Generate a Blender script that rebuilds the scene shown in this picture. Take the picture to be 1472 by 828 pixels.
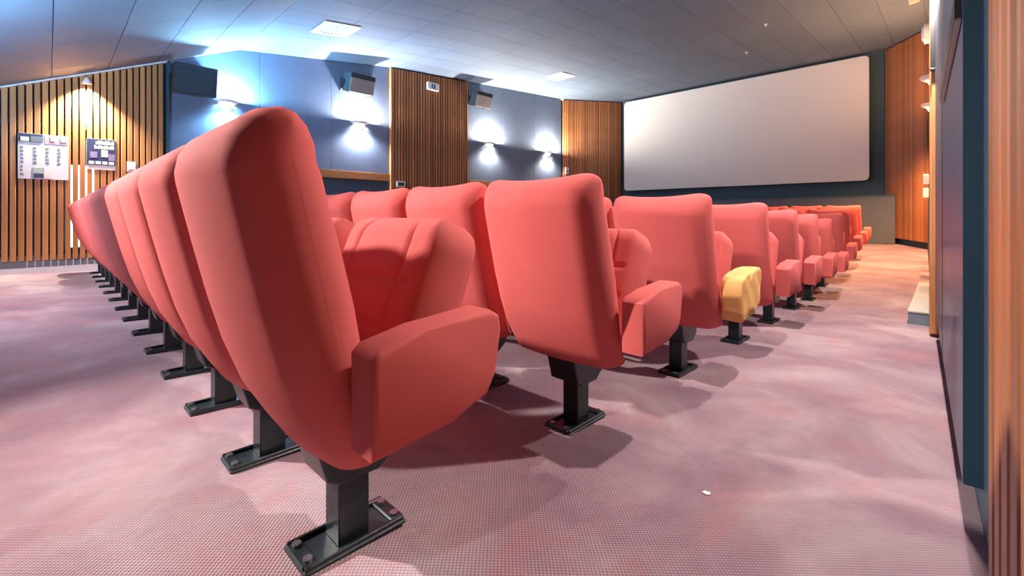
import bpy, bmesh, math, random
from mathutils import Vector, Matrix
random.seed(7)
for o in list(bpy.data.objects):
    bpy.data.objects.remove(o)
scene = bpy.context.scene
C = scene.collection
PI = math.pi

# ------------------------------------------------------------------ camera
cam_d = bpy.data.cameras.new('camera')
cam = bpy.data.objects.new('camera', cam_d)
C.objects.link(cam)
cam_d.sensor_width = 36
cam_d.lens = 36 * 645 / 1472
cam_d.shift_y = -0.0707
cam_d.clip_start = 0.02
cam.location = (0, 0, 0.75)
cam.rotation_euler = (math.radians(90), 0, math.radians(44.05))
scene.camera = cam

# ------------------------------------------------------------------ world, exposure
w = bpy.data.worlds.new('world')
scene.world = w
w.use_nodes = True
w.node_tree.nodes['Background'].inputs[0].default_value = (0.5, 0.6, 0.75, 1)
w.node_tree.nodes['Background'].inputs[1].default_value = 0.0
vs = scene.view_settings
vs.view_transform = 'Standard'
vs.look = 'None'
vs.gamma = 1
vs.use_curve_mapping = False
vs.exposure = 1.3

# sconces: (x side, Y, colour, up watts, down watts)
COOL = (0.30, 0.66, 1.0)
LILAC = (0.90, 0.90, 1.0)
NEUT = (1.0, 0.90, 0.78)
WARM = (1.0, 0.50, 0.22)
PINK = (1.0, 0.86, 0.80)
SCONCES = [
    ('L', 1.96, COOL, 230, 70), ('L', 4.19, LILAC, 170, 70),
    ('L', 7.63, NEUT, 190, 60), ('L', 9.90, NEUT, 180, 60),
    ('R', 1.96, PINK, 22, 105), ('R', 4.19, PINK, 45, 160),
    ('R', 8.05, WARM, 40, 170), ('R', 10.0, WARM, 55, 380),
    ('B', -5.2, PINK, 8, 120), ('B', -4.6, COOL, 260, 5)]  # rear-wall pair is added out of view to fill seats and ceiling
# added unseen spotlight, shapes the light on the rearmost row's aisle end
BEAM_FROM, BEAM_TO, BEAM_W = (-3.05, -0.93, 2.02), (-1.5, 0.40, 0.64), 310

# ------------------------------------------------------------------ room geometry
def ceil_z(y):
    pts = [(-1.6, 2.26), (-0.5, 2.26), (2.15, 3.42), (5.0, 3.80), (12.67, 4.35), (13, 4.37)]
    for (a, za), (b, zb) in zip(pts, pts[1:]):
        if y <= b:
            return za + (zb - za) * (y - a) / (b - a)
    return pts[-1][1]
CEIL_BREAKS = [-0.5, 2.15, 5.0]
ROW_Y = [0.475] + [1.386 + 0.9 * k for k in range(10)]
ROW_Z = [0.018, -0.027, -0.058, -0.080, -0.112, -0.142, -0.187, -0.127, -0.067, -0.027, 0.013]
ROW_X = [-0.982, -1.005, -1.005, -1.01, -1.04, -1.07, -1.10, -1.13, -1.17, -1.20, -1.25]
FLOOR_PTS = [(-1.7, 0.05), (-0.5, 0.045)] + list(zip(ROW_Y, ROW_Z)) + [(12.2, 0.15), (12.8, 0.17)]
def floor_z(y):
    for (a, za), (b, zb) in zip(FLOOR_PTS, FLOOR_PTS[1:]):
        if y <= b:
            return za + (zb - za) * (y - a) / (b - a)
    return FLOOR_PTS[-1][1]
XL = -8.2
YB = -1.1
def wall_r(y):
    return 0.11 - 0.027 * y
ROOM = [(XL, YB), (wall_r(YB), YB), (wall_r(11.42), 11.42), (-0.917, 12.67), (-7.42, 12.67), (XL, 10.6)]

# ------------------------------------------------------------------ materials
def nmat(name):
    m = bpy.data.materials.new(name)
    m.use_nodes = True
    nt = m.node_tree
    return m, nt, nt.nodes['Principled BSDF']

def N(nt, typ, **kw):
    n = nt.nodes.new(typ)
    for k, v in kw.items():
        setattr(n, k, v)
    return n

def simple(name, col, rough=0.6, metal=0.0, noise=0.0, nscale=20, bump=0.0, bscale=200, sheen=0, coat=0, rnd=0.0, stretch=None, spec=0.5):
    m, nt, b = nmat(name)
    b.inputs['Roughness'].default_value = rough
    b.inputs['Metallic'].default_value = metal
    b.inputs['Specular IOR Level'].default_value = spec
    if sheen:
        b.inputs['Sheen Weight'].default_value = sheen
        b.inputs['Sheen Tint'].default_value = (*col, 1)
    if coat:
        b.inputs['Coat Weight'].default_value = coat
    tc = N(nt, 'ShaderNodeTexCoord')
    src = tc.outputs['Object']
    if stretch:
        mp = N(nt, 'ShaderNodeMapping')
        mp.inputs['Scale'].default_value = stretch
        nt.links.new(src, mp.inputs['Vector'])
        src = mp.outputs['Vector']
    hsv = N(nt, 'ShaderNodeHueSaturation')
    hsv.inputs['Color'].default_value = (*col, 1)
    nt.links.new(hsv.outputs['Color'], b.inputs['Base Color'])
    if noise or rnd:
        nz = N(nt, 'ShaderNodeTexNoise')
        nz.inputs['Scale'].default_value = nscale
        nz.inputs['Detail'].default_value = 5
        nt.links.new(src, nz.inputs['Vector'])
        ma = N(nt, 'ShaderNodeMath', operation='MULTIPLY_ADD')
        ma.inputs[1].default_value = 2 * noise
        ma.inputs[2].default_value = 1 - noise
        nt.links.new(nz.outputs['Fac'], ma.inputs[0])
        out = ma.outputs[0]
        if rnd:
            oi = N(nt, 'ShaderNodeObjectInfo')
            mb = N(nt, 'ShaderNodeMath', operation='MULTIPLY_ADD')
            mb.inputs[1].default_value = 2 * rnd
            mb.inputs[2].default_value = 1 - rnd
            nt.links.new(oi.outputs['Random'], mb.inputs[0])
            mm = N(nt, 'ShaderNodeMath', operation='MULTIPLY')
            nt.links.new(out, mm.inputs[0])
            nt.links.new(mb.outputs[0], mm.inputs[1])
            out = mm.outputs[0]
        nt.links.new(out, hsv.inputs['Value'])
    if bump:
        nb = N(nt, 'ShaderNodeTexNoise')
        nb.inputs['Scale'].default_value = bscale
        nb.inputs['Detail'].default_value = 3
        nt.links.new(src, nb.inputs['Vector'])
        bp = N(nt, 'ShaderNodeBump')
        bp.inputs['Strength'].default_value = bump
        bp.inputs['Distance'].default_value = 0.004
        nt.links.new(nb.outputs['Fac'], bp.inputs['Height'])
        nt.links.new(bp.outputs['Normal'], b.inputs['Normal'])
    return m

def emit(name, col, s):
    m, nt, b = nmat(name)
    b.inputs['Base Color'].default_value = (*col, 1)
    b.inputs['Emission Color'].default_value = (*col, 1)
    b.inputs['Emission Strength'].default_value = s
    return m

M = {}
M['red'] = simple('red_fabric', (0.58, 0.118, 0.110), 0.85, noise=0.10, nscale=7, bump=0.08, bscale=700, sheen=0.04, rnd=0.06, spec=0.2)
M['ochre'] = simple('ochre_cloth', (0.78, 0.42, 0.15), 0.85, noise=0.18, nscale=14, bump=0.4, bscale=30, spec=0.2)
M['metal'] = simple('black_metal', (0.010, 0.020, 0.024), 0.32, noise=0.2, nscale=30, bump=0.1, bscale=90)
M['steel'] = simple('bolt_steel', (0.35, 0.38, 0.40), 0.3, metal=0.9)
M['wood'] = simple('slat_wood', (0.34, 0.128, 0.046), 0.42, noise=0.45, nscale=3.0, bump=0.08, bscale=6, rnd=0.28, stretch=(14, 14, 0.9))
M['woodlight'] = simple('slat_wood_honey', (0.52, 0.235, 0.085), 0.42, noise=0.40, nscale=3.0, bump=0.08, bscale=6, rnd=0.22, stretch=(14, 14, 0.9))
M['rail'] = simple('rail_wood', (0.36, 0.15, 0.055), 0.4, noise=0.35, nscale=3, stretch=(14, 0.9, 14))
M['blue'] = simple('blue_wall_fabric', (0.150, 0.190, 0.270), 0.8, noise=0.10, nscale=5, bump=0.3, bscale=260, spec=0.2)
M['navy'] = simple('dark_blue_paint', (0.030, 0.070, 0.105), 0.6, noise=0.12, nscale=6)
M['teal'] = simple('screen_wall_paint', (0.040, 0.085, 0.115), 0.75, noise=0.10, nscale=4)
M['apron'] = simple('apron_paint', (0.085, 0.105, 0.135), 0.7, noise=0.15, nscale=6, bump=0.2, bscale=120)
M['tile'] = simple('ceiling_tile_paint', (0.155, 0.205, 0.275), 0.75, noise=0.10, nscale=2.0, bump=0.25, bscale=160, rnd=0.05, spec=0.25)
M['joint'] = simple('joint_dark', (0.06, 0.075, 0.10), 0.9)
M['screen'] = simple('screen_vinyl', (0.76, 0.75, 0.72), 0.8, noise=0.015, nscale=2, spec=0.2)
M['white'] = simple('white_plastic', (0.80, 0.80, 0.80), 0.45, noise=0.03)
M['vent'] = simple('vent_white', (0.80, 0.78, 0.74), 0.6, noise=0.03)
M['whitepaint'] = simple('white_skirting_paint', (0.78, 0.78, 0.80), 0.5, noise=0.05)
M['greybase'] = simple('grey_plinth', (0.20, 0.22, 0.26), 0.7, noise=0.1)
M['paper'] = simple('poster_paper', (0.78, 0.83, 0.88), 0.55, noise=0.03)
M['inknavy'] = simple('poster_navy', (0.035, 0.045, 0.12), 0.5, noise=0.5, nscale=9)
M['inkgrey'] = simple('poster_grey', (0.16, 0.19, 0.24), 0.6)
M['inkpink'] = simple('poster_pink', (0.55, 0.36, 0.42), 0.6, noise=0.5, nscale=14)
M['inkgreen'] = simple('poster_green', (0.45, 0.55, 0.50), 0.6, noise=0.3, nscale=14)
M['inkwhite'] = simple('poster_white', (0.85, 0.84, 0.76), 0.6)
M['inkpurple'] = simple('poster_purple', (0.28, 0.22, 0.42), 0.6, noise=0.4, nscale=18)
M['spk'] = simple('speaker_black', (0.022, 0.036, 0.046), 0.6, noise=0.1, bump=0.2, bscale=200)
M['grille'] = simple('speaker_grille', (0.30, 0.26, 0.23), 0.85, noise=0.06, bump=0.5, bscale=500)
M['door'] = simple('door_blue_gloss', (0.055, 0.075, 0.130), 0.42, noise=0.10, nscale=4, coat=0.1)
M['dooredge'] = simple('door_edge_shaded_teal', (0.006, 0.036, 0.060), 0.5, noise=0.1, nscale=4)  # shade on the leaf edge put into the colour; pictogram reuses it
M['black'] = simple('black_plastic', (0.012, 0.012, 0.014), 0.35)
M['step'] = simple('step_concrete', (0.42, 0.42, 0.38), 0.9, noise=0.25, nscale=14, bump=0.5, bscale=60)
M['stepside'] = simple('step_side_paint', (0.16, 0.20, 0.25), 0.8, noise=0.15, nscale=10)
M['shade'] = simple('sconce_plaster', (0.80, 0.78, 0.74), 0.6)
M['glowglass'] = emit('lamp_glass_glow', (1.0, 0.93, 0.82), 14)
M['glowwarm'] = emit('lamp_glass_warm', (1.0, 0.66, 0.32), 9)
M['windowlit'] = emit('lit_window_glass', (0.95, 0.97, 1.0), 1.6)
M['paleblue'] = simple('pale_blue_glass', (0.45, 0.62, 0.80), 0.15, noise=0.2)
M['cream'] = simple('cream_plastic', (0.82, 0.72, 0.55), 0.5)

def carpet():
    m, nt, b = nmat('woven_carpet')
    L = nt.links.new
    b.inputs['Roughness'].default_value = 0.95
    b.inputs['Specular IOR Level'].default_value = 0.1
    b.inputs['Sheen Weight'].default_value = 0.25
    tc = N(nt, 'ShaderNodeTexCoord')
    n1 = N(nt, 'ShaderNodeTexNoise'); n1.inputs['Scale'].default_value = 1.5; n1.inputs['Detail'].default_value = 6; n1.inputs['Roughness'].default_value = 0.62
    n1.inputs['Distortion'].default_value = 0.5
    L(tc.outputs['Object'], n1.inputs['Vector'])
    r1 = N(nt, 'ShaderNodeValToRGB')
    e = r1.color_ramp.elements
    e[0].position = 0.33; e[0].color = (0.225, 0.135, 0.178, 1)
    e[1].position = 0.66; e[1].color = (0.44, 0.345, 0.37, 1)
    x = r1.color_ramp.elements.new(0.5); x.color = (0.325, 0.220, 0.258, 1)
    L(n1.outputs['Fac'], r1.inputs['Fac'])
    # reddish rubbed blotches
    mp = N(nt, 'ShaderNodeMapping'); mp.inputs['Scale'].default_value = (1.6, 1.0, 1); mp.inputs['Location'].default_value = (3.1, 1.7, 0)
    L(tc.outputs['Object'], mp.inputs['Vector'])
    n2 = N(nt, 'ShaderNodeTexNoise'); n2.inputs['Scale'].default_value = 2.3; n2.inputs['Detail'].default_value = 7; n2.inputs['Roughness'].default_value = 0.7
    L(mp.outputs['Vector'], n2.inputs['Vector'])
    r2 = N(nt, 'ShaderNodeValToRGB')
    r2.color_ramp.elements[0].position = 0.50; r2.color_ramp.elements[0].color = (0, 0, 0, 1)
    r2.color_ramp.elements[1].position = 0.70; r2.color_ramp.elements[1].color = (0.55, 0.55, 0.55, 1)
    L(n2.outputs['Fac'], r2.inputs['Fac'])
    mx = N(nt, 'ShaderNodeMix', data_type='RGBA')
    mx.inputs['B'].default_value = (0.42, 0.17, 0.16, 1)
    L(r2.outputs['Color'], mx.inputs['Factor'])
    L(r1.outputs['Color'], mx.inputs['A'])
    # fine woven dots
    sep = N(nt, 'ShaderNodeSeparateXYZ'); L(tc.outputs['Object'], sep.inputs[0])
    def s(out, k, ph=0.0):
        a = N(nt, 'ShaderNodeMath', operation='MULTIPLY_ADD'); a.inputs[1].default_value = k; a.inputs[2].default_value = ph; L(out, a.inputs[0])
        c = N(nt, 'ShaderNodeMath', operation='SINE'); L(a.outputs[0], c.inputs[0]); return c.outputs[0]
    pr = N(nt, 'ShaderNodeMath', operation='MULTIPLY')
    K = 2 * PI / 0.0112
    L(s(sep.outputs[0], K), pr.inputs[0]); L(s(sep.outputs[1], K), pr.inputs[1])
    dv = N(nt, 'ShaderNodeMath', operation='MULTIPLY_ADD'); dv.inputs[1].default_value = 0.22; dv.inputs[2].default_value = 0.93
    L(pr.outputs[0], dv.inputs[0])
    hs = N(nt, 'ShaderNodeHueSaturation'); L(mx.outputs['Result'], hs.inputs['Color']); L(dv.outputs[0], hs.inputs['Value'])
    L(hs.outputs['Color'], b.inputs['Base Color'])
    bp = N(nt, 'ShaderNodeBump'); bp.inputs['Strength'].default_value = 0.5; bp.inputs['Distance'].default_value = 0.003
    L(pr.outputs[0], bp.inputs['Height']); L(bp.outputs['Normal'], b.inputs['Normal'])
    return m
M['carpet'] = carpet()

# ------------------------------------------------------------------ helpers
def link(name, me, mat, parent=None, smooth=False):
    if mat is not None:
        me.materials.clear(); me.materials.append(mat)
    if smooth:
        for p in me.polygons: p.use_smooth = True
    o = bpy.data.objects.new(name, me)
    C.objects.link(o)
    if parent is not None: o.parent = parent
    return o

def obj(name, bm, mat, parent=None, smooth=False):
    bmesh.ops.recalc_face_normals(bm, faces=bm.faces)
    me = bpy.data.meshes.new(name)
    bm.to_mesh(me); bm.free()
    return link(name, me, mat, parent, smooth)

def tag(o, label=None, cat=None, group=None, kind=None):
    if label: o['label'] = label
    if cat: o['category'] = cat
    if group: o['group'] = group
    if kind: o['kind'] = kind
    return o

def empty(name, loc, rz=0):
    o = bpy.data.objects.new(name, None); C.objects.link(o)
    o.location = loc; o.rotation_euler = (0, 0, rz); o.empty_display_size = 0.1
    return o

def box(bm, x0, x1, y0, y1, z0, z1, bev=0.0, seg=2):
    v = [bm.verts.new(p) for p in ((x0,y0,z0),(x1,y0,z0),(x1,y1,z0),(x0,y1,z0),(x0,y0,z1),(x1,y0,z1),(x1,y1,z1),(x0,y1,z1))]
    fs = [bm.faces.new([v[i] for i in q]) for q in ((3,2,1,0),(4,5,6,7),(0,1,5,4),(1,2,6,5),(2,3,7,6),(3,0,4,7))]
    if bev:
        es = list({e for f in fs for e in f.edges})
        bmesh.ops.bevel(bm, geom=es, offset=bev, segments=seg, profile=0.5, affect='EDGES')
    return bm

def nb(): return bmesh.new()

def prism(bm, pts, axis, a, b, bev=0.0, seg=3):
    """extrude polygon of 2D pts along axis ('x': pts are y,z; 'y': x,z; 'z': x,y)"""
    def P(p, t):
        return {'x': (t, p[0], p[1]), 'y': (p[0], t, p[1]), 'z': (p[0], p[1], t)}[axis]
    lo = [bm.verts.new(P(p, a)) for p in pts]; hi = [bm.verts.new(P(p, b)) for p in pts]
    fs = [bm.faces.new(lo[::-1]), bm.faces.new(hi)]
    n = len(pts)
    for i in range(n):
        fs.append(bm.faces.new((lo[i], lo[(i+1) % n], hi[(i+1) % n], hi[i])))
    if bev:
        es = list({e for f in fs[:2] for e in f.edges})
        bmesh.ops.bevel(bm, geom=es, offset=bev, segments=seg, profile=0.5, affect='EDGES')
    return bm

def cyl(bm, c, r, h, axis='z', seg=12, r2=None):
    r2 = r if r2 is None else r2
    lo, hi = [], []
    for i in range(seg):
        a = 2 * PI * i / seg
        ca, sa = math.cos(a), math.sin(a)
        def P(rr, t):
            return {'z': (c[0]+rr*ca, c[1]+rr*sa, c[2]+t), 'x': (c[0]+t, c[1]+rr*ca, c[2]+rr*sa), 'y': (c[0]+rr*ca, c[1]+t, c[2]+rr*sa)}[axis]
        lo.append(bm.verts.new(P(r, 0))); hi.append(bm.verts.new(P(r2, h)))
    bm.faces.new(lo[::-1]); bm.faces.new(hi)
    for i in range(seg):
        bm.faces.new((lo[i], lo[(i+1) % seg], hi[(i+1) % seg], hi[i]))
    return bm

# ------------------------------------------------------------------ structure: floor
bm = nb()
ys = sorted({p[0] for p in FLOOR_PTS})
xs = [-8.35, -6, -4, -2, 0, 0.35]
grid = [[bm.verts.new((x, y, floor_z(y))) for x in xs] for y in ys]
for j in range(len(ys)-1):
    for i in range(len(xs)-1):
        bm.faces.new((grid[j][i], grid[j][i+1], grid[j+1][i+1], grid[j+1][i]))
r = bmesh.ops.extrude_face_region(bm, geom=list(bm.faces))
bmesh.ops.translate(bm, vec=(0, 0, -0.1), verts=[g for g in r['geom'] if isinstance(g, bmesh.types.BMVert)])
tag(obj('floor', bm, M['carpet']), 'worn mauve woven carpet floor dipping gently towards the screen', kind='structure')

# ------------------------------------------------------------------ walls
def wall(name, p, q, mat, label, th=0.12):
    """wall from p to q (inner face on the left of p->q), top follows the ceiling"""
    p, q = Vector(p), Vector(q)
    ts = [0.0, 1.0]
    for yb in CEIL_BREAKS + [a for a, _ in FLOOR_PTS]:
        if abs(q.y - p.y) > 1e-6:
            t = (yb - p.y) / (q.y - p.y)
            if 0.001 < t < 0.999: ts.append(t)
    ts.sort()
    d = (q - p).normalized(); n = Vector((d.y, -d.x)) * th
    bm = nb(); cols = []
    for t in ts:
        c = p + (q - p) * t
        z0, z1 = floor_z(c.y) - 0.06, ceil_z(c.y) + 0.02
        cols.append([bm.verts.new((c.x, c.y, z0)), bm.verts.new((c.x, c.y, z1)), bm.verts.new((c.x+n.x, c.y+n.y, z1)), bm.verts.new((c.x+n.x, c.y+n.y, z0))])
    for a, b in zip(cols, cols[1:]):
        for i in range(4):
            bm.faces.new((a[i], b[i], b[(i+1) % 4], a[(i+1) % 4]))
    bm.faces.new(cols[0]); bm.faces.new(cols[-1][::-1])
    return tag(obj(name, bm, mat), label, kind='structure')
A_, B_, C_, D_, E_, F_ = ROOM
w_back = wall('wall_back', A_, B_, M['blue'], 'blue wall behind the last row')
w_right = wall('wall_right', B_, C_, M['navy'], 'dark blue wall along the aisle')
w_sr = wall('wall_splay_right', C_, D_, M['navy'], 'angled wall between aisle wall and screen')
w_scr = wall('wall_screen', D_, E_, M['teal'], 'dark teal wall behind the projection screen')
w_sl = wall('wall_splay_left', E_, F_, M['navy'], 'angled wall at the far side of the screen')
w_left = wall('wall_left', F_, A_, M['navy'], 'long blue side wall with sconces')

# fabric panels on the left wall (above and below the wooden rail)
def fabric_bay(y0, y1, n):
    for k in range(n):
        a = y0 + (y1 - y0) * k / n + 0.002; b = y0 + (y1 - y0) * (k + 1) / n - 0.002
        cuts = [a] + [c for c in CEIL_BREAKS if a < c < b] + [b]
        poly = [(a, 1.60), (b, 1.60)] + [(c, ceil_z(c) - 0.004) for c in reversed(cuts)]
        obj('fabric_panel', prism(nb(), poly, 'x', XL, XL + 0.022, 0.003, 1), M['blue'], w_left)
fabric_bay(1.24, 4.84, 3)
fabric_bay(6.90, 10.55, 3)
for y0, y1 in ((1.24, 4.84), (6.90, 10.55)):
    obj('rail', box(nb(), XL, XL + 0.05, y0, y1, 1.45, 1.595, 0.006), M['rail'], w_left)

# ------------------------------------------------------------------ ceiling
def clip(poly, pts):
    out = poly
    n = len(pts)
    for i in range(n):
        a, b = pts[i], pts[(i+1) % n]
        def side(p): return (b[0]-a[0])*(p[1]-a[1]) - (b[1]-a[1])*(p[0]-a[0])
        res = []
        for j in range(len(out)):
            p, q = out[j], out[(j+1) % len(out)]
            sp, sq = side(p), side(q)
            if sp >= 0: res.append(p)
            if (sp > 0 > sq) or (sp < 0 < sq):
                t = sp / (sp - sq)
                res.append((p[0]+(q[0]-p[0])*t, p[1]+(q[1]-p[1])*t))
        out = res
        if len(out) < 3: return []
    return out

bm = nb()
cy = [-1.75] + CEIL_BREAKS + [12.85]
cols = []
for y in cy:
    z = ceil_z(max(y, -1.6)) + 0.014
    cols.append([bm.verts.new((-8.35, y, z)), bm.verts.new((0.32, y, z)), bm.verts.new((0.32, y, z+0.12)), bm.verts.new((-8.35, y, z+0.12))])
for a, b in zip(cols, cols[1:]):
    for i in range(4): bm.faces.new((a[i], b[i], b[(i+1) % 4], a[(i+1) % 4]))
bm.faces.new(cols[0]); bm.faces.new(cols[-1][::-1])
ceiling = tag(obj('ceiling', bm, M['joint']), 'blue-grey tiled ceiling rising towards the screen', kind='structure')
def tile(x0, x1, y0, y1):
    g = 0.003
    poly = clip([(x0+g, y0+g), (x1-g, y0+g), (x1-g, y1-g), (x0+g, y1-g)], ROOM)
    if len(poly) < 3: return
    bm = nb()
    lo = [bm.verts.new((p[0], p[1], ceil_z(p[1]))) for p in poly]
    hi = [bm.verts.new((p[0], p[1], ceil_z(p[1]) + 0.018)) for p in poly]
    bm.faces.new(lo[::-1]); bm.faces.new(hi)
    for i in range(len(poly)): bm.faces.new((lo[i], lo[(i+1) % len(poly)], hi[(i+1) % len(poly)], hi[i]))
    obj('ceiling_tile', bm, M['tile'], ceiling)
def zone(y0, y1, rows, dx, stag):
    h = (y1 - y0) / rows
    for r_ in range(rows):
        x = XL - (dx / 2 if (stag and r_ % 2) else 0)
        while x < 0.2:
            tile(x, x + dx, y0 + r_*h, y0 + (r_+1)*h); x += dx
zone(YB, -0.5, 2, 1.06, True)
zone(-0.5, 2.15, 5, 1.06, True)
zone(2.15, 5.0, 3, 0.53, False)
zone(5.0, 12.67, 7, 0.53, False)

# ------------------------------------------------------------------ wooden slats
SL_MESH = {}
def slat_run(parent, p, q, nrm, z0f, z1f, mat, pitch=0.068, width=0.052, depth=0.035, off=0.03):
    """vertical slats from p to q; nrm = unit vector into the room"""
    p, q, nrm = Vector(p), Vector(q), Vector(nrm)
    d = (q - p).normalized(); Ln = (q - p).length
    n = int(Ln / pitch)
    ang = math.atan2(d.y, d.x)
    for k in range(n):
        c = p + d * (pitch * (k + 0.5)) + nrm * (off + depth / 2)
        z0, z1 = z0f(c.y), z1f(c.y)
        key = (round(width, 3), round(depth, 3), round(z1 - z0, 2), mat.name)
        me = SL_MESH.get(key)
        if me is None:
            b = box(nb(), -width/2, width/2, -depth/2, depth/2, 0, round(z1 - z0, 2), 0.004, 1)
            bmesh.ops.recalc_face_normals(b, faces=b.faces)
            me = bpy.data.meshes.new('slat'); b.to_mesh(me); b.free(); me.materials.append(mat)
            SL_MESH[key] = me
        o = bpy.data.objects.new('slat', me); C.objects.link(o); o.parent = parent
        o.location = (c.x, c.y, z0); o.rotation_euler = (0, 0, ang)

# left rear panel
top = lambda y: ceil_z(y) - 0.03
slat_run(w_left, (XL, YB + 0.02), (XL, 1.20), (1, 0), lambda y: 0.19, top, M['woodlight'])
for z in (0.30, 0.85, 1.42, 1.88):
    obj('batten', box(nb(), XL, XL + 0.03, (YB + 0.02), 1.19, z, z + 0.035), M['joint'], w_left)
obj('corner_strip', box(nb(), XL, XL + 0.07, 1.195, 1.235, 0.06, ceil_z(1.2) - 0.02, 0.004), M['navy'], w_left)
bm = nb()
prism(bm, [((YB + 0.02), ceil_z((YB + 0.02)) - 0.028), (-0.5, ceil_z(-0.5) - 0.028), (1.2, ceil_z(1.2) - 0.028), (1.2, ceil_z(1.2) - 0.006), (-0.5, ceil_z(-0.5) - 0.006), ((YB + 0.02), ceil_z((YB + 0.02)) - 0.006)], 'x', XL, XL + 0.075)
tag(obj('trim_1', bm, M['whitepaint']), 'thin white trim along the top of the slatted wall', kind='structure')
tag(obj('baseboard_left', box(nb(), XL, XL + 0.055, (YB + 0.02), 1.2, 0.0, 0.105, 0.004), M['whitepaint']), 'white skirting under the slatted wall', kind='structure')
obj('plinth', box(nb(), XL, XL + 0.03, (YB + 0.02), 1.2, 0.10, 0.25), M['greybase'], w_left)
win = tag(obj('window_1', box(nb(), XL + 0.001, XL + 0.012, 0.17, 0.46, 0.34, 1.41), M['windowlit']), 'narrow lit window behind the wooden slats', kind='structure')
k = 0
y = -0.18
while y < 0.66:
    obj('slat_light_streak', box(nb(), XL + 0.03, XL + 0.042, y - 0.004, y + 0.004, 0.105, 0.20), M['whitepaint'], w_left)  # light leaking between the slats, built as thin white strips
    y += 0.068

# middle panel and the two splayed panels
fl = lambda y: floor_z(y) + 0.10
slat_run(w_left, (XL, 4.88), (XL, 6.87), (1, 0), fl, top, M['wood'], depth=0.045, width=0.045)
obj('panel_end', box(nb(), XL, XL + 0.08, 4.85, 4.875, floor_z(5) + 0.02, ceil_z(4.86) - 0.01), M['woodlight'], w_left)
obj('panel_end', box(nb(), XL, XL + 0.08, 6.872, 6.895, floor_z(6.9) + 0.02, ceil_z(6.87) - 0.01), M['woodlight'], w_left)
dl = (Vector(E_) - Vector(F_)).normalized()
slat_run(w_sl, F_, E_, (dl.y, -dl.x), fl, top, M['wood'])
dr = (Vector(D_) - Vector(C_)).normalized()
slat_run(w_sr, C_, D_, (-dr.y, dr.x), lambda y: floor_z(y) + 0.13, top, M['wood'], pitch=0.058, width=0.05)
# right wall: near slatted panel and the slatted pier past the exit door
dw = (Vector((wall_r(1), 1)) - Vector((wall_r(0), 0))).normalized()
nw = (-dw.y, dw.x)
slat_run(w_right, (wall_r(-0.6), -0.6), (wall_r(0.93), 0.93), nw, lambda y: floor_z(y) + 0.02, top, M['wood'], depth=0.022, off=0.023)
slat_run(w_right, (wall_r(4.42), 4.42), (wall_r(4.9), 4.9), nw, lambda y: floor_z(y) + 0.02, top, M['woodlight'], depth=0.045, off=0.03)

# ------------------------------------------------------------------ screen and apron
def rrect(x0, x1, z0, z1, r, n=6):
    pts = []
    for cx, cz, a0 in ((x1-r, z0+r, -90), (x1-r, z1-r, 0), (x0+r, z1-r, 90), (x0+r, z0+r, 180)):
        for i in range(n+1):
            a = math.radians(a0 + 90*i/n); pts.append((cx + r*math.cos(a), cz + r*math.sin(a)))
    return pts
scr = empty('projection_screen', (-4.2, 12.5, 1.5))
tag(scr, 'wide off-white projection screen with rounded corners on the teal wall', 'screen')
def local(o, root):
    o.parent = root; o.matrix_parent_inverse = Matrix.Translation(-Vector(root.location)) if root.rotation_euler.z == 0 else root.matrix_world.inverted()
    return o
local(obj('screen_surface', prism(nb(), rrect(-7.19, -1.208, 1.524, 4.256, 0.09), 'y', 12.45, 12.48, 0.006, 2), M['screen']), scr)
local(obj('screen_frame', box(nb(), -7.1, -1.3, 12.48, 12.67, 1.62, 4.16), M['black']), scr)
ap = tag(empty('stage_apron', (-4, 12.2, 0.15)), 'low dark slate stage front below the projection screen', 'stage')
local(obj('front', prism(nb(), [(-7.50, 12.20), (-0.76, 12.20), (-0.79, 12.24), (-7.49, 12.24)], 'z', 0.16, 1.15), M['apron']), ap)
local(obj('top', prism(nb(), [(-7.51, 12.19), (-0.755, 12.19), (-1.02, 12.66), (-7.34, 12.66)], 'z', 1.15, 1.18, 0.004, 1), M['teal']), ap)

# ------------------------------------------------------------------ cinema seats
PROF = [  # (Y rear, Y front, z) relative to the foot
    (-0.114, -0.060, 0.268), (-0.144, -0.052, 0.315), (-0.182, -0.056, 0.38), (-0.216, -0.068, 0.47),
    (-0.244, -0.086, 0.57), (-0.268, -0.110, 0.67), (-0.286, -0.132, 0.75), (-0.297, -0.144, 0.80), (-0.299, -0.152, 0.820)]
def loop_pts(ins, bow, lift):
    rear = [(a + ins + bow, z) for a, b_, z in PROF]
    front = [(b_ - ins + bow * 0.3, z) for a, b_, z in PROF]
    rear = [(min(p[0], (p[0]+q[0])/2 - 0.004), p[1]) for p, q in zip(rear, front)]
    front = [(max(q[0], p[0] + 0.008), q[1]) for p, q in zip(rear, front)]
    # lower edge up / upper edge down with the inset
    zb = PROF[0][2] + ins * 0.5; 
    rear = [(y_, max(z, zb)) for y_, z in rear]; front = [(y_, max(z, zb)) for y_, z in front]
    (ya, za), (yb, zb2) = rear[-1], front[-1]
    cx, rx = (ya + yb) / 2, (yb - ya) / 2
    arc = []
    for i in range(1, 8):
        a = PI - PI * i / 8
        arc.append((cx + rx * math.cos(a), za + (0.080 + lift - ins * 0.62) * math.sin(a)))
    rear[-1] = (ya, za - 0.0 + 0.0)
    return rear + arc + front[::-1]
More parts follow.
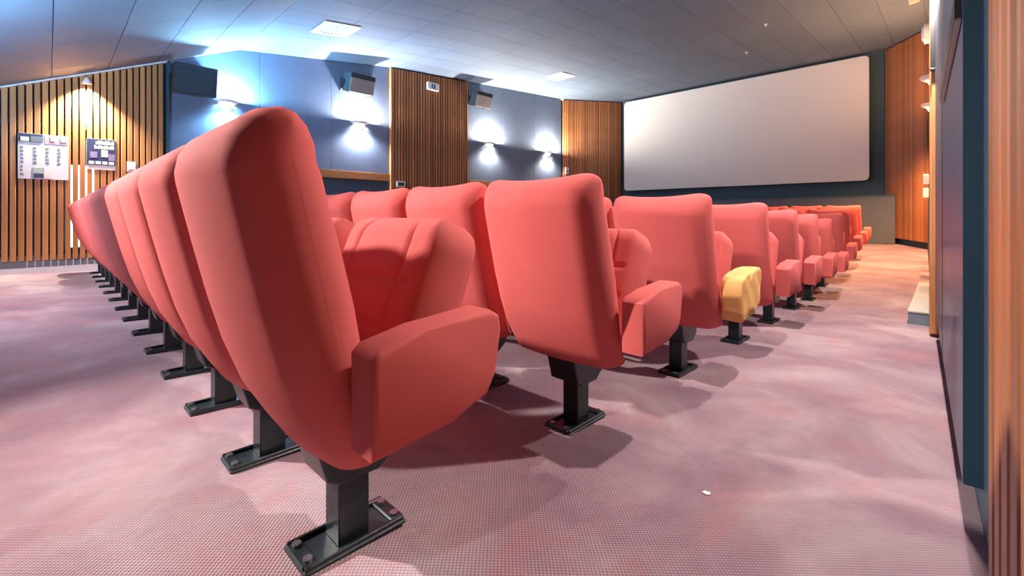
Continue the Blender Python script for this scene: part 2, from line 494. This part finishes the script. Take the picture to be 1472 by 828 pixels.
def make_back():
    bm = nb(); W = 0.247; R = 0.072
    st = [-W, -W+0.001, -W+0.0035, -W+0.007, -W+0.012, -W+0.018, -W+0.025, -W+0.033, -W+0.041, -W+0.05, -W+0.06, -W+0.072, -0.15, -0.12, -0.09, -0.06, -0.03]
    st = st + [0] + [-s for s in reversed(st)]
    loops = []
    for x in st:
        e = W - abs(x)
        ins = R - math.sqrt(max(0, R*R - (R - e)**2)) if e < R else 0
        s = x / W
        loops.append([bm.verts.new((x, y_, z)) for y_, z in loop_pts(ins * 0.9, 0.034 * s * s - 0.010, 0.021 * s * s - 0.002)])
    n = len(loops[0])
    for a, b in zip(loops, loops[1:]):
        for i in range(n): bm.faces.new((a[i], b[i], b[(i+1) % n], a[(i+1) % n]))
    bm.faces.new(loops[0][::-1]); bm.faces.new(loops[-1])
    return bm
def make_cushion():
    """folded-up cushion: local u across, v along depth, w thickness; then rotated to stand"""
    bm = nb(); W, D, T = 0.213, 0.425, 0.135
    nu, nv = 44, 44
    def groove(a, c, wd=0.006): return math.exp(-((a - c) / wd) ** 2)
    def pos(i, j, top):
        u = -W + 2 * W * i / nu; v = D * j / nv
        eu = W - abs(u); ed = min(eu, v, D - v)
        R = 0.05
        rr = 0.0
        for e_, R_ in ((eu, 0.040), (v, 0.04), (D - v, 0.065)):
            if e_ < R_: rr = max(rr, R_ - math.sqrt(max(0, R_*R_ - (R_ - e_)**2)))
        h = T / 2 - rr
        if top:
            h += 0.012 * (1 - (u / W) ** 2) * math.sin(PI * min(1, v / D))
            g = groove(u, -0.115) + groove(u, 0.115) + groove(v, 0.15) + groove(v, 0.26)
            h -= 0.008 * min(g, 1.0) * max(0.0, min(1.0, (eu - 0.03) / 0.03))
        Rc = 0.085
        if v > D - Rc:
            u *= (W - (Rc - math.sqrt(max(0, Rc*Rc - (v - (D - Rc))**2)))) / W
        return Vector((u, v, h if top else -h))
    tp = [[bm.verts.new(pos(i, j, True)) for j in range(nv+1)] for i in range(nu+1)]
    bt = [[None]*(nv+1) for _ in range(nu+1)]
    for i in range(nu+1):
        for j in range(nv+1):
            bt[i][j] = bm.verts.new(pos(i, j, False))
    for i in range(nu):
        for j in range(nv):
            bm.faces.new((tp[i][j], tp[i+1][j], tp[i+1][j+1], tp[i][j+1]))
            bm.faces.new((bt[i][j], bt[i][j+1], bt[i+1][j+1], bt[i+1][j]))
    for i in range(nu):
        bm.faces.new((tp[i][0], bt[i][0], bt[i+1][0], tp[i+1][0])); bm.faces.new((tp[i][nv], tp[i+1][nv], bt[i+1][nv], bt[i][nv]))
    for j in range(nv):
        bm.faces.new((tp[0][j], tp[0][j+1], bt[0][j+1], bt[0][j])); bm.faces.new((tp[nu][j], bt[nu][j], bt[nu][j+1], tp[nu][j+1]))
    # stand up: v direction -> mostly +Z leaning forward; sitting face looks back
    th = math.radians(21)
    for v in bm.verts:
        u, d, h = v.co
        y_ = d * math.sin(th) - h * math.cos(th); z_ = d * math.cos(th) + h * math.sin(th)
        v.co = (u, 0.030 + y_, 0.325 + z_)
    return bm
ARM = [(-0.125, 0.345), (0.03, 0.362), (0.118, 0.385), (0.140, 0.42), (0.156, 0.505), (0.150, 0.535), (0.128, 0.548), (-0.02, 0.535), (-0.110, 0.520), (-0.125, 0.505)]
def make_arm(x0, x1, ymin, grow=0.0, rumple=0.0):
    c = (0.02, 0.45)
    pts = [(max(c[0] + (a - c[0]) * (1 + grow * 2), ymin - grow), c[1] + (b - c[1]) * (1 + grow * (18 if b < c[1] else 8))) for a, b in ARM]
    bm = prism(nb(), pts, 'x', x0, x1, 0.011, 3)
    if rumple:
        big = [f for f in bm.faces if len(f.verts) > 6]
        bmesh.ops.triangulate(bm, faces=big)
        bmesh.ops.subdivide_edges(bm, edges=list(bm.edges), cuts=3, use_grid_fill=True)
        for v in bm.verts:
            p = v.co
            v.co = p + Vector((math.sin(p.y*48 + p.z*37), math.sin(p.z*60 + p.x*33)*0.8, math.sin(p.y*41 + p.x*47)*0.8)) * rumple
    return bm
def as_mesh(bm, mat, smooth=True, auto=None):
    bmesh.ops.recalc_face_normals(bm, faces=bm.faces)
    me = bpy.data.meshes.new('part'); bm.to_mesh(me); bm.free(); me.materials.append(mat)
    if smooth:
        for p in me.polygons: p.use_smooth = True
        if auto is not None: me.set_sharp_from_angle(angle=math.radians(auto))
    return me
bm = nb()
box(bm, -0.058, 0.058, -0.118, 0.118, 0.0, 0.010, 0.003, 1)
for sx in (-1, 1):
    box(bm, sx*0.050 - 0.005, sx*0.050 + 0.005, -0.114, 0.114, 0.008, 0.019, 0.002, 1)
box(bm, -0.046, 0.046, -0.118, -0.085, 0.010, 0.017, 0.003, 1)
box(bm, -0.046, 0.046, 0.085, 0.118, 0.010, 0.017, 0.003, 1)
ME_PLATE = as_mesh(bm, M['metal'], False)
bm = nb()
box(bm, -0.034, 0.034, -0.036, 0.036, 0.009, 0.245, 0.003, 1)
ME_POST = as_mesh(bm, M['metal'], False)
bm = prism(nb(), [(-0.10, 0.27), (-0.072, 0.175), (-0.045, 0.16), (0.045, 0.16), (0.085, 0.19), (0.10, 0.27), (0.10, 0.33), (-0.045, 0.33)], 'x', -0.062, 0.062, 0.005, 2)
ME_BRACKET = as_mesh(bm, M['metal'], False)
bm = nb()
cyl(bm, (0, 0, 0.017), 0.010, 0.006, 'z', 8)
ME_BOLT = as_mesh(bm, M['steel'], False)
ME_BACK = as_mesh(make_back(), M['red'], True, 60)
ME_CUSH = as_mesh(make_cushion(), M['red'], True, 70)
ME_ARM_END = as_mesh(make_arm(0.264, 0.346, -0.2), M['red'], True, 40)
ME_ARM_MID = as_mesh(make_arm(0.223, 0.297, -0.045), M['red'], True, 40)

ORD = ['', 'second', 'third', 'fourth', 'fifth', 'sixth', 'seventh', 'eighth', 'ninth', 'tenth', 'eleventh', 'twelfth', 'thirteenth', 'fourteenth']
ROWN = ['rearmost row', 'second row from the rear', 'third row from the rear', 'fourth row from the rear', 'fifth row from the rear', 'sixth row from the rear', 'fifth row from the stage', 'fourth row from the stage', 'third row from the stage', 'second row from the stage', 'front row by the stage']
PITCH = 0.52
for r_ in range(11):
    n = int((7.88 + ROW_X[r_]) / PITCH) + 1
    for s in range(n):
        x = ROW_X[r_] - PITCH * s
        seat = empty('cinema_seat', (x, ROW_Y[r_], ROW_Z[r_]))
        if s == 0:
            lab = 'red cinema seat with padded end armrest on the aisle, ' + ROWN[r_]
        else:
            lab = 'red folding cinema seat, %s from the aisle in the %s' % (ORD[s], ROWN[r_])
        tag(seat, lab, 'seat', 'red cinema seats in rows')
        def part(nm, me, par=seat):
            o = bpy.data.objects.new(nm, me); C.objects.link(o); o.parent = par; return o
        pl = part('base_plate', ME_PLATE)
        if r_ == 0 or (r_ < 3 and s < 3):
            for bx, by in ((-0.03, -0.101), (0.03, -0.101), (-0.03, 0.101), (0.03, 0.101)):
                part('bolt', ME_BOLT, pl).location = (bx, by, 0)
        part('post', ME_POST); part('bracket', ME_BRACKET)
        part('backrest', ME_BACK); part('seat_cushion', ME_CUSH)
        part('armrest', ME_ARM_END if s == 0 else ME_ARM_MID)

# ochre cover over the aisle armrest of the third row
cv = obj('armrest_cover', make_arm(0.257, 0.353, -0.130, 0.009, 0.0022), M['ochre'], smooth=True)
cv.location = (ROW_X[2], ROW_Y[2], ROW_Z[2])
tag(cv, 'wrinkled ochre yellow cloth cover pulled over a red aisle armrest', 'cover')

# ------------------------------------------------------------------ sconces
def sconce(loc, rz, colr, up, down, label, warm, aim=0.0):
    root = empty('wall_sconce', loc, rz)      # local +X points into the room
    tag(root, label, 'wall lamp', 'half-bowl wall sconces')
    bm = nb(); nu, nv = 16, 6; R, Dp, H = 0.18, 0.15, 0.06
    rings = []
    for j in range(nv+1):
        t = j / nv
        f = 1 - 0.50 * t ** 2.2
        rings.append([(Dp * f * math.sin(PI*i/nu), R * f * math.cos(PI*i/nu), -H * t) for i in range(nu+1)])
    V = [[bm.verts.new(p) for p in rg] for rg in rings]
    for j in range(nv):
        for i in range(nu): bm.faces.new((V[j][i], V[j][i+1], V[j+1][i+1], V[j+1][i]))
    sh = obj('shade', bm, M['shade'], root, True)
    md = sh.modifiers.new('thick', 'SOLIDIFY'); md.thickness = 0.005
    bm = nb()
    bot = [bm.verts.new((0.9*p[0] + 0.002, 0.97*p[1], p[2] + 0.002)) for p in rings[-1]]
    mid = [bm.verts.new((0.6*p[0] + 0.004, 0.62*p[1], p[2] - 0.05)) for p in rings[-1]]
    for i in range(nu): bm.faces.new((bot[i], bot[i+1], mid[i+1], mid[i]))
    bm.faces.new(mid); bm.faces.new(bot[::-1])
    obj('diffuser', bm, M['glowwarm'] if warm else M['glowglass'], root)
    obj('wall_plate', box(nb(), 0.0, 0.008, -0.06, 0.06, -0.055, -0.01), M['shade'], root)
    for nm, typ, pw, z, rx in (('up_light', 'POINT', up, -0.012, 0), ('down_light', 'SPOT', down, -0.15, 0)):
        ld = bpy.data.lights.new(nm, typ); ld.energy = pw; ld.color = colr; ld.shadow_soft_size = 0.03
        if typ == 'SPOT': ld.spot_size = math.radians(150); ld.spot_blend = 0.7
        lo = bpy.data.objects.new(nm, ld); C.objects.link(lo); lo.parent = root; lo.location = (0.085, 0, z); lo.rotation_euler = (0, aim if typ == 'SPOT' else 0, 0)
ordn = ['first', 'second', 'third', 'fourth']
descL = ['beside the dark corner speaker', 'just before the middle slat panel', 'just past the middle slat panel', 'nearest the far slat panel beside the screen']
descR = ['above the rearmost row', 'above the near exit door', 'past the step', 'nearest the screen']
li = ri = bi = 0
for side, yy, colr, up, dn in SCONCES:
    if side == 'L':
        sconce((XL + 0.022, yy, 2.57), 0, colr, up, dn, 'glowing sconce on the blue wall ' + descL[li], False); li += 1
    elif side == 'R':
        sconce((wall_r(yy), yy, 2.57), PI + math.atan2(-nw[1] * 0 - 0.027, 1) * -1, colr, up, dn, 'warm glowing sconce on the aisle wall ' + descR[ri], True); ri += 1
    else:
        sconce((yy, YB, 1.95 if bi < 1 else 1.5), PI / 2, colr, up, dn, 'added unseen sconce on the rear wall ' + ['nearer the slatted wall', 'nearer the aisle'][bi], False, -0.75); bi += 1

sp = tag(empty('added_spotlight', BEAM_FROM), 'added unseen black spotlight on the rear wall, aimed at the aisle', 'spotlight')
dirv = (Vector(BEAM_TO) - Vector(BEAM_FROM)).normalized()
qm = dirv.to_track_quat('-Z', 'Y').to_matrix().to_4x4()
bm = cyl(nb(), (0, 0, -0.02), 0.055, 0.16, 'z', 20, 0.045)
bmesh.ops.transform(bm, matrix=qm, verts=bm.verts)
obj('housing', bm, M['black'], sp, False)
obj('arm', box(nb(), -0.012, 0.012, YB - BEAM_FROM[1], -0.03, 0.03, 0.054), M['black'], sp)
bm = cyl(nb(), (0, 0, -0.024), 0.045, 0.004, 'z', 20)
bmesh.ops.transform(bm, matrix=qm, verts=bm.verts)
obj('lens', bm, M['glowglass'], sp)
ld = bpy.data.lights.new('beam', 'SPOT'); ld.energy = BEAM_W; ld.color = PINK; ld.spot_size = math.radians(76); ld.spot_blend = 1.0; ld.shadow_soft_size = 0.05
lo = bpy.data.objects.new('beam', ld); C.objects.link(lo); lo.parent = sp
lo.location = dirv * 0.04; lo.rotation_euler = dirv.to_track_quat('-Z', 'Y').to_euler()

# ------------------------------------------------------------------ speakers
def speaker(loc, tilt, label, w_=0.50, h_=0.36, d_=0.30):
    root = empty('wall_speaker', loc)
    tag(root, label, 'speaker', 'surround speakers on the blue wall')
    Mx = Matrix.Translation((0.20, 0, 0)) @ Matrix.Rotation(math.radians(tilt), 4, 'Y')
    def T(bm): bmesh.ops.transform(bm, matrix=Mx, verts=bm.verts); return bm
    obj('cabinet', T(prism(nb(), [(-d_/2, -h_/2), (d_/2, -h_/2), (d_/2, h_/2), (-d_/2, h_/2*0.9)], 'y', -w_/2, w_/2, 0.006, 1)), M['spk'], root)
    g = obj('grille', T(box(nb(), d_/2, d_/2 + 0.014, -w_/2 + 0.012, w_/2 - 0.012, -h_/2 + 0.012, h_/2 - 0.085, 0.004, 1)), M['grille'], root)
    obj('top_panel', T(box(nb(), d_/2, d_/2 + 0.010, -w_/2 + 0.012, w_/2 - 0.012, h_/2 - 0.078, h_/2 - 0.01, 0.003, 1)), M['spk'], root)
    for sy in (-1, 1):
        obj('bracket', prism(nb(), [(-0.0, 0.10), (0.16, 0.05), (0.16, -0.02), (0.0, -0.16)], 'y', sy*(w_/2 + 0.010) - 0.006, sy*(w_/2 + 0.010) + 0.006), M['black'], root)
    return root
s1 = speaker((XL + 0.025, 1.50, 2.74), 8, 'dark speaker cabinet in the corner beside the slatted wall', 0.52, 0.42)
for ch in s1.children:
    if ch.name.startswith('grille'): ch.data.materials.clear(); ch.data.materials.append(M['spk'])  # unlit front: shade put into the grille colour
speaker((XL + 0.025, 4.08, 3.24), 18, 'black speaker with beige grille above the sconce before the middle slat panel')
speaker((XL + 0.025, 7.15, 3.52), 18, 'black speaker with beige grille at the screen side of the middle slat panel')

# ------------------------------------------------------------------ ceiling fittings
def vent(x, y, label):
    sl = (ceil_z(y + 0.1) - ceil_z(y - 0.1)) / 0.2
    root = empty('ceiling_vent', (x, y, ceil_z(y) - 0.001))
    root.rotation_euler = (math.atan(sl), 0, 0)
    tag(root, label, 'vent', 'square ceiling vents')
    bm = nb()
    for a in ((-0.27, 0.27, -0.27, -0.21), (-0.27, 0.27, 0.21, 0.27), (-0.27, -0.21, -0.21, 0.21), (0.21, 0.27, -0.21, 0.21)):
        box(bm, *a, -0.016, 0)
    obj('frame', bm, M['vent'], root)
    obj('backing', box(nb(), -0.21, 0.21, -0.21, 0.21, -0.004, -0.001), M['vent'], root)
    for k in range(7):
        yy = -0.18 + 0.06 * k
        b = box(nb(), -0.21, 0.21, -0.022, 0.022, -0.003, 0.003)
        bmesh.ops.rotate(b, cent=(0, 0, 0), matrix=Matrix.Rotation(math.radians(25), 3, 'X'), verts=b.verts)
        bmesh.ops.translate(b, vec=(0, yy, -0.010), verts=b.verts)
        obj('louvre', b, M['vent'], root)
vent(-6.53, 2.98, 'square white ceiling vent above the rear rows')
vent(-6.55, 8.40, 'square ceiling vent nearer the screen')
for x, y, lb in ((-2.24, 8.62, 'tiny white sprinkler head on the ceiling, the one farther from the screen'), (-3.0, 10.15, 'tiny white sprinkler head on the ceiling, the one closer to the screen')):
    sp = tag(empty('sprinkler_head', (x, y, ceil_z(y))), lb, 'sprinkler')
    obj('collar', cyl(nb(), (0, 0, -0.008), 0.03, 0.008), M['white'], sp)
    obj('nozzle', cyl(nb(), (0, 0, -0.035), 0.018, 0.027, r2=0.010), M['white'], sp)
# little cone spotlight on the slatted wall
sp = tag(empty('cone_spotlight', (XL + 0.14, 0.35, 2.50)), 'small white cone spotlight at the top of the slatted wall', 'spotlight')
obj('cone', cyl(nb(), (0, 0, -0.03), 0.055, 0.09, 'z', 20, 0.008), M['white'], sp, True)
obj('arm', box(nb(), -0.13, 0.004, -0.006, 0.006, 0.045, 0.057), M['white'], sp)
ld = bpy.data.lights.new('spot_beam', 'SPOT'); ld.energy = 260; ld.color = (1.0, 0.86, 0.68); ld.spot_size = math.radians(110); ld.spot_blend = 0.8; ld.shadow_soft_size = 0.03
lo = bpy.data.objects.new('spot_beam', ld); C.objects.link(lo); lo.parent = sp; lo.location = (0.0, 0, -0.05); lo.rotation_euler = (0, math.radians(4), 0)

# ------------------------------------------------------------------ posters on the slatted wall
PX = XL + 0.067
def sheet(root, nm, y0, y1, z0, z1, mat, lift=0.0):
    return obj(nm, box(nb(), PX + lift, PX + lift + 0.002, y0, y1, z0, z1), mat, root)
p = tag(empty('programme_poster', (0, 0, 0)), 'large pale film programme poster with columns of listings on the slats', 'poster')
sheet(p, 'sheet', -0.257, 0.182, 1.205, 1.765, M['paper'])
sheet(p, 'photo', -0.254, -0.045, 1.66, 1.762, M['inknavy'], 0.0021)
sheet(p, 'photo', -0.150, -0.050, 1.665, 1.735, M['stepside'], 0.0043)
sheet(p, 'photo', -0.030, 0.179, 1.655, 1.762, M['inkpink'], 0.0021)
sheet(p, 'photo', -0.235, -0.165, 1.668, 1.72, M['inkwhite'], 0.0043)
sheet(p, 'photo', 0.02, 0.06, 1.69, 1.75, M['inkwhite'], 0.0043)
sheet(p, 'photo', 0.11, 0.165, 1.69, 1.755, M['inkwhite'], 0.0043)
sheet(p, 'photo', -0.135, -0.035, 1.215, 1.35, M['inkgreen'], 0.0021)
sheet(p, 'photo', -0.125, -0.04, 1.22, 1.275, M['inknavy'], 0.0043)
sheet(p, 'photo', -0.03, 0.04, 1.22, 1.34, M['inkwhite'], 0.0021)
bm = nb()
rng = random.Random(3)
for ci, yc in enumerate((-0.235, -0.125, -0.018, 0.085)):
    for z in (1.60, 1.555, 1.51, 1.465, 1.42) + ((1.365, 1.32, 1.27) if ci == 0 else ()):
        wd = rng.uniform(0.022, 0.034)
        for q in range(2):
            box(bm, PX + 0.002, PX + 0.0032, yc - 0.005, yc - 0.005 + wd, z - 0.014 * q - 0.009, z - 0.014 * q)
obj('printed_listing', bm, M['inkgrey'], p)
p = tag(empty('event_poster', (0, 0, 0)), 'small navy event poster with white title beside the programme poster', 'poster')
sheet(p, 'sheet', 0.351, 0.639, 1.364, 1.772, M['inkwhite'])
sheet(p, 'photo', 0.353, 0.637, 1.425, 1.770, M['inknavy'], 0.0021)
bm = nb()
for row, (y0, y1, z0, hh, n_) in enumerate(((0.44, 0.625, 1.700, 0.052, 8), (0.425, 0.625, 1.642, 0.046, 10))):
    stp = (y1 - y0) / n_
    for k in range(n_):
        hz = hh * (1.0 if (k * 5 + row) % 3 else 0.75)
        box(bm, PX + 0.0041, PX + 0.0052, y0 + stp*k, y0 + stp*(k + 0.86), z0, z0 + hz)
obj('printed_title', bm, M['inkwhite'], p)
for k in range(4):
    sheet(p, 'logo_block', 0.372 + 0.066*k, 0.424 + 0.066*k, 1.436, 1.475, M['paper'], 0.0043)
sheet(p, 'photo', 0.385, 0.455, 1.52, 1.60, M['inkpurple'], 0.0043)
sheet(p, 'photo', 0.495, 0.56, 1.535, 1.63, M['inkwhite'], 0.0043)
sheet(p, 'photo', 0.565, 0.632, 1.49, 1.58, M['inkpurple'], 0.0043)
p = tag(empty('paper_notice', (0, 0, 0)), 'little white paper notice on the slats above the seat backs', 'notice')
sheet(p, 'sheet', 0.755, 0.85, 1.36, 1.50, M['white'])
sheet(p, 'printed_text', 0.77, 0.835, 1.385, 1.392, M['inkgrey'], 0.0021)

# ------------------------------------------------------------------ small wall fittings
def fitting(nm, loc, size, mat, label, cat, extra=None):
    root = tag(empty(nm, loc), label, cat)
    sx, sy, sz = size
    obj('body', box(nb(), 0, sx, -sy/2, sy/2, -sz/2, sz/2, min(size)*0.12, 2), mat, root)
    if extra: extra(root, sx, sy, sz)
    return root
def exit_mark(root, sx, sy, sz):
    obj('pictogram', box(nb(), sx, sx + 0.002, -0.05, 0.05, -0.05, 0.05), M['dooredge'], root)
    obj('pictogram', box(nb(), sx + 0.002, sx + 0.003, -0.012, 0.008, -0.035, 0.035), M['paper'], root)
fitting('exit_sign', (XL + 0.078, 5.87, 3.58), (0.05, 0.30, 0.16), M['white'], 'small white sign with dark pictogram high on the middle slat panel', 'sign', exit_mark)
def sock(root, sx, sy, sz):
    obj('socket_face', box(nb(), sx, sx + 0.003, -sy*0.36, sy*0.36, -sz*0.32, sz*0.32), M['navy'], root)
fitting('wall_socket', (XL + 0.078, 5.08, 1.40), (0.02, 0.20, 0.11), M['white'], 'white-rimmed wall socket at the edge of the middle slat panel', 'socket', sock)
def dial(root, sx, sy, sz):
    obj('display', box(nb(), sx, sx + 0.003, -0.03, 0.03, -0.05, 0.0), M['inkgrey'], root)
fitting('thermostat', (XL + 0.10, 10.68, 2.08), (0.05, 0.14, 0.20), M['white'], 'white thermostat box on the far slat panel beside the screen', 'thermostat', dial)
det = tag(empty('smoke_detector', (XL + 0.10, 10.5, ceil_z(10.5))), 'small white detector in the ceiling corner by the far slat panel', 'detector')
obj('base', cyl(nb(), (0, 0, -0.015), 0.05, 0.015, seg=16), M['white'], det)
obj('cap', cyl(nb(), (0, 0, -0.05), 0.032, 0.035, seg=16, r2=0.045), M['white'], det)

# ------------------------------------------------------------------ right wall: exit door, step, fittings
door = tag(empty('door_1', (0, 0, 0)), 'glossy blue exit door leaf with black push bar on the aisle wall', kind='structure')
def dx(y): return 0.030 - 0.031 * (y - 1.6)
def slabY(nm, y0, y1, z0, z1, off0, off1, mat, par, bev=0.0):
    pts = [(dx(y0) + off0, y0), (dx(y0) + off1, y0), (dx(y1) + off1, y1), (dx(y1) + off0, y1)]
    return obj(nm, prism(nb(), pts, 'z', z0, z1, bev, 2), mat, par)
slabY('leaf', 1.603, 4.30, 0.075, 2.25, 0.0, 0.030, M['door'], door, 0.004)
slabY('leaf_edge', 1.600, 1.603, 0.075, 2.25, 0.001, 0.040, M['dooredge'], door)
slabY('push_bar', 1.62, 2.75, 1.255, 1.32, -0.014, -0.001, M['black'], door)
slabY('bar_underside', 1.62, 2.75, 1.247, 1.255, -0.012, -0.002, M['steel'], door)
slabY('seam', 2.95, 2.958, 0.08, 2.25, -0.0015, 0.0, M['black'], door)
obj('pier_face', box(nb(), -0.075, 0.0, 4.40, 4.425, floor_z(4.4) + 0.03, 3.66, 0.003), M['woodlight'], w_right)
obj('pier_face', box(nb(), -0.045, -0.038, 4.392, 4.40, floor_z(4.4) + 0.03, 3.66), M['wood'], w_right)
duct = tag(empty('cable_duct', (-0.078, 4.385, 1.80)), 'black vertical cable duct on the wooden pier past the exit door', 'duct')
obj('body', box(nb(), -0.004, 0.022, -0.012, 0.006, 0, 1.75, 0.003), M['black'], duct)
obj('end_cap', box(nb(), -0.006, 0.024, -0.014, 0.006, -0.02, 0.0, 0.003), M['black'], duct)
st = tag(empty('exit_step', (-0.14, 6.0, floor_z(6.0))), 'low concrete step with painted sides against the aisle wall', 'step')
zs = -0.26
obj('block', prism(nb(), [(-0.085, -1.08), (0.113, -1.08), (0.056, 1.08), (-0.085, 1.08)], 'z', -0.07, 0.135), M['stepside'], st)
obj('tread', prism(nb(), [(-0.09, -1.085), (0.113, -1.085), (0.056, 1.085), (-0.09, 1.085)], 'z', 0.135, 0.15, 0.003, 1), M['step'], st)
wains = slabs = None
pts = [(wall_r(7.2), 7.2), (wall_r(7.2) - 0.05, 7.2), (wall_r(11.2) - 0.05, 11.2), (wall_r(11.2), 11.2)]
obj('dado_panel', prism(nb(), pts, 'z', -0.25, 1.26), M['navy'], w_right)
for y, z, lb in ((8.3, 1.24, 'upper small white switch box on the aisle wall panel'), (8.9, 1.08, 'lower small white switch box on the aisle wall panel')):
    sw = tag(empty('switch_box', (wall_r(y) - 0.052, y, z)), lb, 'switch')
    obj('body', box(nb(), -0.06, 0.003, -0.05, 0.05, -0.07, 0.07, 0.006), M['white'], sw)
    obj('rocker', box(nb(), -0.066, -0.06, -0.02, 0.02, -0.03, 0.03), M['greybase'], sw)
cl = tag(empty('round_wall_fixture', (wall_r(9.4), 9.4, 3.55)), 'round pale blue glass fixture above the sconces on the aisle wall', 'fixture')
obj('rim', cyl(nb(), (-0.10, 0, 0), 0.15, 0.11, 'x', 24), M['white'], cl)
obj('glass', cyl(nb(), (-0.13, 0, 0), 0.09, 0.03, 'x', 24, 0.13), M['paleblue'], cl)
for y, z, lb in ((9.0, ceil_z(9.0), 'cream twin spotlight under the ceiling, nearer the screen'), (7.4, ceil_z(7.4), 'cream twin spotlight under the ceiling, nearer the step')):
    tw = tag(empty('twin_spotlight', (wall_r(y) - 0.18, y, z)), lb, 'spotlight')
    obj('bar', box(nb(), -0.02, 0.02, -0.16, 0.16, -0.03, 0.0, 0.004), M['black'], tw)
    for sy in (-1, 1):
        obj('head', cyl(nb(), (-0.09, sy*0.10, -0.085), 0.05, 0.12, 'x', 14, 0.035), M['cream'], tw, True)

# ------------------------------------------------------------------ litter
bm = prism(nb(), [(-0.011, -0.006), (0.004, -0.009), (0.012, 0.001), (0.006, 0.008), (-0.007, 0.006)], 'z', 0.0, 0.003)
ps = obj('paper_scrap', bm, M['white']); ps.location = (-0.478, 1.27, floor_z(1.27)); tag(ps, 'tiny white scrap of paper on the carpet beside the aisle', 'litter')
